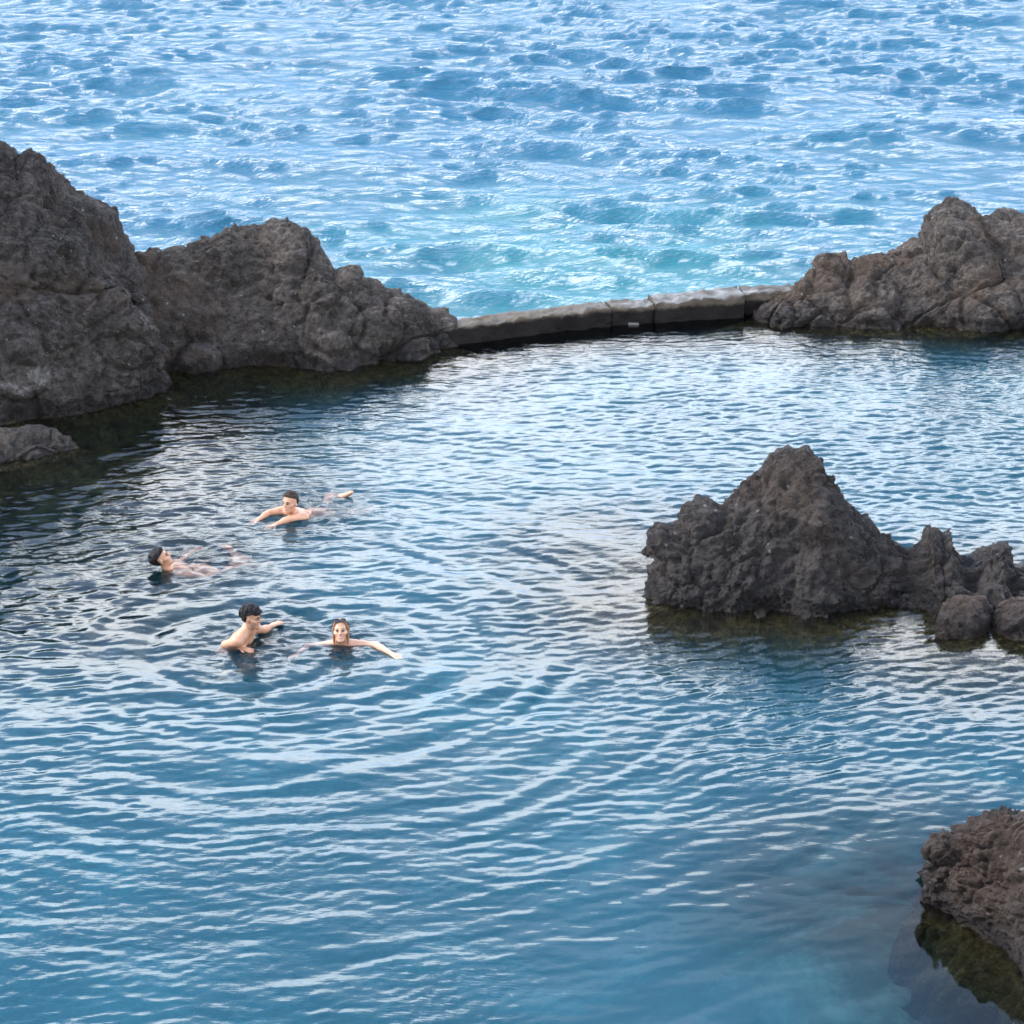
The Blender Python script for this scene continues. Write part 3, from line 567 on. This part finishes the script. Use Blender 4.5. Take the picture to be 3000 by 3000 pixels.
ch2 = ch*(0.75+0.9*noise2(X, Y, 1.6, 91, 3))+0.5*np.exp(-(((X-2.5)/1.8)**2+((Y-35.9)/1.4)**2))
churn = np.clip(ch2*1.45, 0, 1); churn = np.maximum(churn, 0.16*sstep(off, 30, 4)*sstep(noise2(X, Y, 3.5, 95, 2), -0.1, 0.5))
crest = sstep(Hs, 0.13, 0.24)
foam = np.clip(crest*sstep(noise2(X, Y, 2.2, 97, 2), 0.25, 0.5)*sstep(off, 26, 6), 0, 1)
foam = np.maximum(foam, 0.5*sstep(1-np.abs(noise2(X, Y*1.6, 0.9, 99, 3)), 0.93, 0.985)*sstep(ch, 0.25, 0.8))
sea = mesh_obj("sea", np.stack([X+DX, Y+DY, Hs-0.06], -1).reshape(-1, 3), grid_faces(len(sx_), len(sv_)), M_sea, attrs={"churn": churn, "foam": foam})
sea["kind"] = "structure"

# ------------------------------------------------------------------ swimmers
def surface_nets(Vg, org, h):
    s = Vg < 0
    nx, ny, nz = Vg.shape
    cnt = np.zeros((nx-1, ny-1, nz-1), np.int8)
    cor = [(a, b_, c) for a in (0, 1) for b_ in (0, 1) for c in (0, 1)]
    for a, b_, c in cor: cnt += s[a:nx-1+a, b_:ny-1+b_, c:nz-1+c]
    act = np.argwhere((cnt > 0) & (cnt < 8))
    idx = -np.ones(cnt.shape, np.int64); idx[tuple(act.T)] = np.arange(len(act))
    vals = {k: Vg[act[:, 0]+k[0], act[:, 1]+k[1], act[:, 2]+k[2]] for k in cor}
    acc = np.zeros((len(act), 3)); n = np.zeros(len(act))
    for a in cor:
        for ax in range(3):
            if a[ax]: continue
            b_ = list(a); b_[ax] = 1; b_ = tuple(b_)
            va_, vb = vals[a], vals[b_]; m = (va_ < 0) != (vb < 0)
            tq = np.where(m, va_/np.where(m, va_-vb, 1), 0)
            p = np.zeros((len(act), 3)); p[:] = a; p[:, ax] += tq
            acc[m] += p[m]; n[m] += 1
    verts = org+h*(act+acc/n[:, None])
    quads = []
    for ax in range(3):
        o1, o2 = [(1, 2), (2, 0), (0, 1)][ax]
        sl0 = [slice(None)]*3; sl1 = [slice(None)]*3; sl0[ax] = slice(0, -1); sl1[ax] = slice(1, None)
        e0, e1 = s[tuple(sl0)], s[tuple(sl1)]
        for flip in (False, True):
            p = np.argwhere(e0 & ~e1 if not flip else ~e0 & e1)
            p = p[(p[:, o1] > 0) & (p[:, o2] > 0) & (p[:, o1] < Vg.shape[o1]-1) & (p[:, o2] < Vg.shape[o2]-1)]
            d1 = np.zeros(3, int); d1[o1] = 1; d2 = np.zeros(3, int); d2[o2] = 1
            q = [p-d1-d2, p-d2, p, p-d1]
            q = np.stack([idx[tuple(z.T)] for z in q], 1)
            quads.append(q[:, ::-1] if flip else q)
    return verts, np.concatenate(quads)

class Field:
    def __init__(self, pts, h, pad=0.16):
        pts = np.array(pts); self.h = h; self.org = pts.min(0)-pad
        self.n = np.ceil((pts.max(0)+pad-self.org)/h).astype(int)+1
        self.V = np.full(self.n, 0.5, np.float32)
    def box(self, lo, hi):
        a = np.maximum(0, np.floor((lo-self.org)/self.h).astype(int)); b_ = np.minimum(self.n, np.ceil((hi-self.org)/self.h).astype(int)+1)
        sl = tuple(slice(x, y) for x, y in zip(a, b_))
        g = np.meshgrid(*[self.org[i]+self.h*np.arange(a[i], b_[i]) for i in range(3)], indexing='ij')
        return sl, np.stack(g, -1)
    def put(self, sl, d, k, V=None):
        V = self.V if V is None else V
        v = V[sl]
        if k > 0:
            hh = np.clip(0.5+0.5*(v-d)/k, 0, 1); V[sl] = v*(1-hh)+d*hh-k*hh*(1-hh)
        else: V[sl] = np.minimum(v, d)
    def cap(self, a, b_, ra, rb, k=0.03):
        a = np.array(a, float); b_ = np.array(b_, float); m = max(ra, rb)+k+0.05
        sl, P = self.box(np.minimum(a, b_)-m, np.maximum(a, b_)+m)
        ab = b_-a; tq = np.clip(((P-a)@ab)/(ab@ab+1e-9), 0, 1)
        self.put(sl, (np.linalg.norm(P-a-tq[..., None]*ab, axis=-1)-(ra+(rb-ra)*tq)).astype(np.float32), k)
    def ell(self, c, ax, r, k=0.02):
        """ellipsoid: ax = rows of unit axes, r = radii"""
        c = np.array(c, float); r = np.array(r, float); m = r.max()+k+0.05
        sl, P = self.box(c-m, c+m); q = (P-c)@np.array(ax).T
        k0 = np.linalg.norm(q/r, axis=-1); k1 = np.linalg.norm(q/r**2, axis=-1)+1e-9
        self.put(sl, (k0*(k0-1)/k1).astype(np.float32), k)

def unit(v): v = np.array(v, float); return v/np.linalg.norm(v)
def small_ell(name, c, ax, r, mat, parent, root, seg=10):
    vs_, fs = [], []
    for i in range(seg+1):
        th = pi*i/seg
        for j in range(2*seg):
            ph = pi*j/seg; vs_.append((sin(th)*cos(ph), sin(th)*sin(ph), cos(th)))
    for i in range(seg):
        for j in range(2*seg):
            a = i*2*seg+j; b_ = i*2*seg+(j+1) % (2*seg); fs.append((a, b_, b_+2*seg, a+2*seg))
    V = np.array(c)+(np.array(vs_)*np.array(r))@np.array(ax)
    o = mesh_obj(name, V-np.array(root), np.array(fs), mat); o.parent = parent; return o
def tube_pts(name, pts, rad, mat, parent, root, flat=None, seg=8):
    pts = np.array(pts, float); n = len(pts); V = []; F = []
    rad = np.broadcast_to(np.array(rad, float), (n,))
    for i in range(n):
        tn = unit(pts[min(i+1, n-1)]-pts[max(i-1, 0)]); s1 = np.cross(tn, (0.13, 0.21, 0.97)); s1 = unit(s1); s2 = np.cross(tn, s1)
        for j in range(seg):
            a = 2*pi*j/seg; V.append(pts[i]+rad[i]*(cos(a)*s1+sin(a)*s2))
    for i in range(n-1):
        for j in range(seg): F.append((i*seg+j, i*seg+(j+1) % seg, (i+1)*seg+(j+1) % seg, (i+1)*seg+j))
    F.append(tuple(range(seg))[::-1]); F.append(tuple((n-1)*seg+j for j in range(seg)))
    return mesh_obj(name, V-np.array(root), F, mat, parent)

def hand(fd, wr, el, normal, k=0.007, curl=0.15, side=1):
    """five fingers on a palm; wr wrist, el elbow, normal = back of the hand, side = which side the thumb is on"""
    d = unit(np.array(wr)-np.array(el)); n = unit(np.array(normal)-d*np.dot(normal, d)); s = np.cross(n, d)*side
    wr = np.array(wr); 
    for q in (-1.1, -0.35, 0.4, 1.1): fd.cap(wr+s*q*0.014+d*0.01, wr+s*q*0.022+d*0.085, 0.015, 0.0125, 0.012)
    for q, ln in ((-1.5, 0.058), (-0.5, 0.074), (0.5, 0.08), (1.5, 0.07)):
        p0 = wr+s*q*0.0195+d*0.085; p1 = p0+(d*1.0+s*q*0.09-n*curl*0.4)*ln*0.5; p2 = p1+(d+s*q*0.06-n*curl*1.6)*ln*0.5
        fd.cap(p0, p1, 0.0098, 0.0090, 0.003); fd.cap(p1, p2, 0.0090, 0.0078, 0.003)
    t0 = wr+s*0.02+d*0.03; t1 = t0+s*0.032+d*0.03-n*0.008; fd.cap(t0, t1, 0.013, 0.011, k); fd.cap(t1, t1+d*0.03+s*0.010, 0.0105, 0.0085, 0.003)

def person(label, root, J, f, u, skin, hair_mat, hair, female=False, smile=False, beard=False, dist=1.0):
    """J: joints in the world; f, u: where the face looks and where the crown points"""
    root = np.array(root); f = unit(f); u = unit(np.array(u)-f*np.dot(u, f)); r = np.cross(f, u)      # r = the person's right
    A = np.array([f, r, u]); Hc = np.array(J["head"])
    W_ = lambda a, b_, c: Hc+A.T@np.array([a, b_, c], float)
    fd = Field([v for k_, v in J.items() if k_[:5] not in ('front', 'hn_r', 'hn_l')], 0.0068)
    sc_ = 0.92 if female else 1.0
    nb, pv = J["neck"], J["pelvis"]
    ax = unit(pv-nb); lat = unit(J["sh_r"]-J["sh_l"]); dep = np.cross(lat, ax)
    ch = nb+ax*0.17
    for s_ in (-1, 1):
        fd.cap(nb+ax*0.11+lat*s_*0.075*sc_, nb+ax*0.30+lat*s_*0.06*sc_, .088*sc_, .082*sc_, .05)
        fd.cap(nb+ax*0.30+lat*s_*0.055*sc_, pv+lat*s_*0.075, .080*sc_, .098*sc_, .05)
        sh = J["sh_r"] if s_ > 0 else J["sh_l"]; el = J["el_r"] if s_ > 0 else J["el_l"]; wr = J["wr_r"] if s_ > 0 else J["wr_l"]
        fd.cap(nb+ax*0.035, sh, .048*sc_, .052*sc_, .045); fd.cap(nb-ax*0.03, sh-ax*0.0, .040*sc_, .044*sc_, .05)
        fd.cap(sh, sh+(el-sh)*0.35, .058*sc_, .050*sc_, .018); fd.cap(sh+(el-sh)*0.3, el, .049*sc_, .038*sc_, .03)
        fd.cap(el, el+(wr-el)*0.35, .039*sc_, .040*sc_, .02); fd.cap(el+(wr-el)*0.35, wr, .040*sc_, .025*sc_, .02)
        hand(fd, wr, el, J.get("hn_r" if s_ > 0 else "hn_l", np.array([0, 0, 1.0])), side=-s_ if J.get("flip") is None else s_)
        hp = pv+ax*0.05+lat*s_*0.085; kn = J["kn_r"] if s_ > 0 else J["kn_l"]; an = J["an_r"] if s_ > 0 else J["an_l"]; to = J["to_r"] if s_ > 0 else J["to_l"]
        fd.cap(hp, kn, .088*sc_, .054*sc_, .05); fd.cap(kn, kn+(an-kn)*0.35, .053*sc_, .055*sc_, .03); fd.cap(kn+(an-kn)*0.35, an, .055*sc_, .034*sc_, .03)
        fd.cap(an-unit(to-an)*0.045, to, .034, .024, .03)
        if female: fd.ell(nb+ax*0.20+lat*s_*0.075-dep*0.0+J["front"]*0.085, np.array([J["front"], lat, ax]), (.055, .062, .060), .03)
        else: fd.ell(nb+ax*0.15+lat*s_*0.075+J["front"]*0.055, np.array([J["front"], lat, ax]), (.045, .075, .065), .04)
    fd.cap(nb-ax*0.01, Hc-u*0.07-f*0.012, .056*sc_, .052*sc_, .035)
    k = .93 if female else 1.0
    fd.ell(W_(-.012, 0, .032), A, (.096*k, .076*k, .084), .012)             # skull
    fd.ell(W_(.022, 0, -.035), A, (.066*k, .061*k, .086), .022)             # face
    fd.ell(W_(.030, 0, -.085), A, (.050*k, .042*k, .036), .025)             # jaw
    fd.cap(W_(.068, -.008, -.103), W_(.068, .008, -.103), .017, .017, .018) # chin
    for s_ in (-1, 1):
        fd.cap(W_(.055, s_*.043, -.028), W_(.035, s_*.056, -.020), .018, .018, .02)      # cheek
        fd.cap(W_(.080*k, s_*.012, .022), W_(.062*k, s_*.046, .020), .010, .010, .012)   # brow ridge
        fd.ell(W_(-.010, s_*.077*k, -.012), A, (.020, .009, .033), .006)                 # ear
    fd.cap(W_(.086, 0, .012), W_(.104, 0, -.026), .009, .013, .008)         # nose
    for s_ in (-1, 1): fd.ell(W_(.092, s_*.010, -.030), A, (.012, .009, .008), .006)
    fd.ell(W_(.080, 0, -.062), A, (.012, .024, .012), .012)                 # mouth
    sl, P = fd.box(Hc-0.25, Hc+0.25); Q = (P-Hc)@A.T
    for s_ in (-1, 1):                                                      # eye sockets
        d = np.linalg.norm((Q-np.array([.092, s_*.031, .003]))/np.array([1, 1.25, 0.85]), axis=-1)-.014
        v = fd.V[sl]; hh = np.clip(0.5-0.5*(v+d)/.010, 0, 1); fd.V[sl] = v*(1-hh)+(-d)*hh+.010*hh*(1-hh)
    rootE = bpy.data.objects.new("person", None); col.objects.link(rootE); rootE.location = root; rootE.empty_display_size = .2
    tag(rootE, label, "person", "people swimming in the pool")
    v, q = surface_nets(fd.V, fd.org, fd.h)
    body = mesh_obj("body", v-root, q, skin, rootE)
    sm = body.modifiers.new("smooth", 'SMOOTH'); sm.factor = 0.4; sm.iterations = 2
    # swimwear
    Lp = float(np.dot(pv-nb, ax))
    def garment(nm, c, rad_, off_, fn_):
        sl, P = fd.box(np.array(c)-rad_, np.array(c)+rad_)
        C_ = np.maximum(fd.V[sl]-off_, fn_((P-nb)@ax, P)).astype(np.float32); C_ = np.pad(C_, 1, constant_values=0.5)
        vv, qq = surface_nets(C_, fd.org+fd.h*(np.array([s.start for s in sl])-1), fd.h); mesh_obj(nm, vv-root, qq, M_cloth, rootE)
    if female:
        garment("bikini_brief", pv+ax*.04, .24, .006, lambda tt, P: np.maximum(Lp-.03-tt, tt-Lp-.12))
        garment("bikini_top", nb+ax*.2, .24, .006, lambda tt, P: np.maximum(np.maximum(.155-tt, tt-.245), np.linalg.norm(P-(nb+ax*.2), axis=-1)-.21))
    else:
        garment("swim_shorts", pv+ax*.1, .40, .010, lambda tt, P: np.maximum(Lp-.06-tt, np.linalg.norm(P-pv, axis=-1)-.27))
    # hair
    hf = Field([Hc-.26, Hc+.20], 0.0058, .0)
    P = np.stack(np.meshgrid(*[hf.org[i]+hf.h*np.arange(hf.n[i]) for i in range(3)], indexing='ij'), -1)
    Q = (P-Hc)@A.T; sh_ = Q.shape[:3]; Qf = Q.reshape(-1, 3)
    def el(c, rr):
        q_ = (Qf-np.array(c))/np.array(rr); k0 = np.linalg.norm(q_, axis=1); return k0*(k0-1)/(np.linalg.norm(q_/np.array(rr), axis=1)+1e-9)
    th = hair["thick"]; top = hair.get("top", th)
    d = el((-.014, 0, .034+(top-th)*.5), (.098*k+th, .078*k+th, .084+top))
    streak = fbm(Qf*np.array([60, 25, 25]), 2, 5)*hair.get("rough", .006)
    d = d+streak
    a, b_, c = Qf[:, 0], np.abs(Qf[:, 1]), Qf[:, 2]
    hl = hair["line"]                                                       # height of the hairline on the brow
    cut = np.maximum(a-(-.005+np.clip((c-hl)*3.0, -.03, .3)-np.clip(.062-b_, 0, .06)*hair.get("peak", 0.0)), -9)  # keep behind this front
    low = -(c-(-.030-hair.get("nape", .02)*sstep(-a, .0, .08)+hair.get("side", 0)*sstep(a, -.03, .02)))
    d = np.maximum(np.maximum(d, cut), low)
    if hair.get("fringe"):
        fr = el((.055, 0, hl+.020), (.050, .072, .026))+streak; d = np.minimum(d, fr)
    if hair.get("long"):
        for s_ in (-1, 1):
            for (p0, p1, ra, rb) in (((.045, s_*.050, .085), (.020, s_*.070, .025), .012, .013), ((.020, s_*.070, .025), (-.005, s_*.074, -.09), .013, .013), ((-.005, s_*.074, -.09), (.005, s_*.070, -.15), .013, .006), ((-.05, s_*.055, 0.02), (-.07, s_*.055, -.17), .035, .022), ((-.08, s_*.02, 0.02), (-.09, s_*.02, -.17), .035, .022)):
                p0 = np.array(p0); p1 = np.array(p1); ab = p1-p0; tq = np.clip((Qf-p0)@ab/(ab@ab), 0, 1)
                d = np.minimum(d, np.linalg.norm(Qf-p0-tq[:, None]*ab, axis=1)-(ra+(rb-ra)*tq)+streak*1.2)
    v, q = surface_nets(d.reshape(sh_).astype(np.float32), hf.org, hf.h)
    mesh_obj("hair", v-root, q, hair_mat, rootE)
    # features
    for s_ in (-1, 1):
        e_ = small_ell("eye", W_(.0765*k+.003, s_*.031, .002), A, (.011, .0145, .0085), M_eye, rootE, root)
        small_ell("iris", W_(.0860*k+.003, s_*.031, .001), A, (.0035, .0075, .0072), M_iris, e_, root)
        tube_pts("eyebrow", [W_(.092*k, s_*.012, .023), W_(.089*k, s_*.030, .029 if not female else .031), W_(.074*k, s_*.048, .022)], [.0020, .0026, .0014] if female else [.005, .006, .003], M_brow, rootE, root)
        tube_pts("eyelid", [W_(.089*k, s_*.019, .008), W_(.0915*k, s_*.031, .0125), W_(.082*k, s_*.045, .007)], .0036, M_brow, rootE, root)
    if smile:
        cu = np.linspace(-1, 1, 9)
        tube_pts("lip", [W_(.0905-.013*q*q, q*.028, -.0565+.012*q*q) for q in cu], [.0012+.0028*(1-q*q) for q in cu], M_lip, rootE, root)
        tube_pts("lip", [W_(.0905-.013*q*q, q*.027, -.0735+.028*q*q) for q in cu], [.0012+.0036*(1-q*q) for q in cu], M_lip, rootE, root)
        tube_pts("teeth", [W_(.0885-.013*q*q, q*.022, -.0635+.017*q*q) for q in cu], [.001+.0055*(1-q*q) for q in cu], M_teeth, rootE, root)
    else:
        small_ell("lip", W_(.089, 0, -.058), A, (.006, .022, .0042), M_lip, rootE, root); small_ell("lip", W_(.088, 0, -.068), A, (.007, .019, .0050), M_lip, rootE, root)
    if beard:
        bf = Field([Hc-.2, Hc+.2], .006, .0)
        sl2 = None
        P2 = np.stack(np.meshgrid(*[bf.org[i]+bf.h*np.arange(bf.n[i]) for i in range(3)], indexing='ij'), -1); Q2 = ((P2-Hc)@A.T).reshape(-1, 3)
        def el2(c, rr):
            q_ = (Q2-np.array(c))/np.array(rr); k0 = np.linalg.norm(q_, axis=1); return k0*(k0-1)/(np.linalg.norm(q_/np.array(rr), axis=1)+1e-9)
        d2 = np.minimum(el2((.022, 0, -.035), (.070, .065, .090)), np.minimum(el2((.030, 0, -.085), (.054, .046, .040)), np.linalg.norm(Q2-np.array([.068, 0, -.103]), axis=1)-.024))
        d2 = np.maximum(d2, Q2[:, 2]+.045+np.clip(Q2[:, 0]-.03, 0, 1)*0.55)
        d2 = np.maximum(d2, -(np.linalg.norm((Q2-np.array([.10, 0, -.063]))/np.array([1, 1, .6]), axis=1)-.024))+fbm(Q2*70, 2, 8)*.002
        d2 = np.maximum(d2, -.012-Q2[:, 0])
        v, q = surface_nets(d2.reshape(P2.shape[:3]).astype(np.float32), bf.org, bf.h)
        if len(q): mesh_obj("beard", v-root, q, M_beard, rootE)
    return rootE, W_, A, Hc

def V3(*a): return np.array(a, float)
def onY(px, py, Y): return atY(np.float64(px), np.float64(py), Y)
Z = V3(0, 0, 1)
# woman, upright, arms spread on the water
b0 = SW["woman"]; hd = onY(998, 1847, b0[1]); nk = hd+V3(0, .035, -.150); pv = nk+V3(.02, .22, -.46)
J = dict(head=hd, neck=nk, pelvis=pv, sh_l=nk+V3(.150, -.0, -.030), sh_r=nk+V3(-.150, .0, -.052), front=unit(V3(0, -.9, -.43)),
  el_l=G(1100, 1890, .012), wr_l=G(1146, 1915, .004), el_r=G(905, 1899, -.05), wr_r=G(876, 1920, -.055), kn_l=pv+V3(.14, -.02, -.42), kn_r=pv+V3(-.12, -.08, -.40), an_l=pv+V3(.16, .33, -.60), an_r=pv+V3(-.10, .28, -.62), to_l=pv+V3(.17, .42, -.72), to_r=pv+V3(-.10, .38, -.73))
root, Wh, Ah, Hh = person("smiling woman with wet light brown hair spreading both arms on the water", (b0[0], b0[1], 0), J, V3(.0, -.95, .30), V3(-.02, .28, .95), M_skin_f, M_hair_blond, dict(thick=.010, top=.012, line=.080, rough=.004, peak=-.5, nape=.10, side=-.07, long=True), True, True)
g_ = thing("sunglasses", "dark sunglasses pushed up on the wet hair of the smiling woman", "sunglasses", Wh(.05, 0, .11)); gr = np.array(g_.location)
gd = Ah.T@V3(.75, 0, .66); gu = Ah.T@V3(-.66, 0, .75); gA = np.array([gd, Ah[1], gu])
for s_ in (-1, 1):
    small_ell("lens", Wh(.052, s_*.034, .108), gA, (.006, .028, .021), M_lens, g_, gr)
    fr_ = [Wh(.052, s_*.034, .108)+gA.T@V3(.004, .030*cos(a), .023*sin(a)) for a in np.linspace(0, 2*pi, 17)]
    tube_pts("frame", fr_, .0032, M_frame, g_, gr)
    tube_pts("temple", [Wh(.050, s_*.064, .106), Wh(.01, s_*.084, .085), Wh(-.05, s_*.088, .045)], .003, M_frame, g_, gr)
tube_pts("bridge", [Wh(.056, -.010, .108), Wh(.060, 0, .110), Wh(.056, .010, .108)], .0032, M_frame, g_, gr)
# man in profile, chest out of the water
b0 = SW["kneel"]; hd = onY(737, 1808, b0[1]); nk = hd+V3(-.055, .03, -.155); pv = nk+V3(-.26, .08, -.42)
J = dict(head=hd, neck=nk, pelvis=pv, sh_r=nk+V3(-.085, -.175, -.055), sh_l=nk+V3(.045, .16, -.055), front=unit(V3(.86, -.1, -.50)),
  el_r=G(660, 1888, .015), wr_r=G(703, 1898, .015), el_l=G(772, 1846, .02), wr_l=G(792, 1836, .03), kn_r=pv+V3(.30, -.14, -.25), kn_l=pv+V3(.28, .16, -.28), an_r=pv+V3(-.05, -.16, -.52), an_l=pv+V3(-.08, .15, -.55), to_r=pv+V3(-.18, -.16, -.56), to_l=pv+V3(-.2, .15, -.6))
person("black-haired man in profile, bare back out of the water, beside the smiling woman", (b0[0], b0[1], 0), J, V3(.955, -.28, -.10), V3(.08, 0, 1), M_skin, M_hair_black, dict(thick=.020, top=.028, line=.050, rough=.015, nape=.035, side=.0, fringe=True), beard=True)
# man swimming breaststroke, furthest away
b0 = SW["breast"]; hd = onY(850, 1472, b0[1]); bd = unit(V3(.74, .67, 0)); nk = hd+V3(.045, .055, -.165); pv = nk+bd*.50+V3(0, 0, -.27); lr = unit(V3(-.75, .60, 0))
J = dict(head=hd, neck=nk, pelvis=pv, sh_r=nk+lr*.165+V3(-.02, -.02, .0), sh_l=nk-lr*.165+V3(-.01, -.01, -.01), front=unit(V3(-.1, -.1, -1)),
  el_r=G(788, 1503, .018), wr_r=G(757, 1523, -.012), el_l=G(846, 1521, .012), wr_l=G(810, 1537, -.016), kn_r=G(965, 1474, -.16), an_r=G(1003, 1455, -.02), to_r=G(1030, 1443, .055), kn_l=pv+bd*.36+V3(.16, -.10, -.16), an_l=pv+bd*.62+V3(.05, -.05, -.26), to_l=pv+bd*.74+V3(.05, -.05, -.3))
person("short-haired man swimming breaststroke with one foot out behind him, farthest away", (b0[0], b0[1], 0), J, V3(-.55, -.82, .06), V3(-.02, .05, 1), M_skin, M_hair_brown, dict(thick=.009, top=.022, line=.058, rough=.010, nape=.02, side=.02))
# man floating on his back
b0 = SW["back"]; hd = onY(472, 1635, b0[1]); u_ = unit(V3(-.62, -.16, .78)); bd = unit(V3(.86, .50, 0)); nk = hd-u_*.15+V3(.02, .01, -.075); pv = nk+bd*.48+V3(0, 0, -.25); lr = unit(V3(.50, -.86, 0))
J = dict(head=hd, neck=nk, pelvis=pv, sh_r=nk+lr*.165+bd*.04+V3(0, 0, -.015), sh_l=nk-lr*.165+bd*.04+V3(0, 0, -.03), front=V3(.1, .05, 1),
  el_r=nk+lr*.27+bd*.28+V3(0, 0, -.10), wr_r=nk+lr*.22+bd*.52+V3(0, 0, -.07), el_l=nk-lr*.30+bd*.22+V3(0, 0, -.10), wr_l=nk-lr*.42+bd*.42+V3(0, 0, -.06), kn_r=pv+bd*.40+V3(0, -.10, .05), kn_l=pv+bd*.40+V3(0, .10, .03), an_r=pv+bd*.62+V3(0, -.08, -.12), an_l=G(660, 1611, -.06), to_r=pv+bd*.72+V3(0, -.07, -.04), to_l=G(676, 1606, .0))
person("man with black hair leaning back to float on his back, nearest the left rocks", (b0[0], b0[1], 0), J, V3(.80, .12, .52), u_, M_skin, M_hair_black, dict(thick=.018, top=.022, line=.052, rough=.012, nape=.04, side=.01))
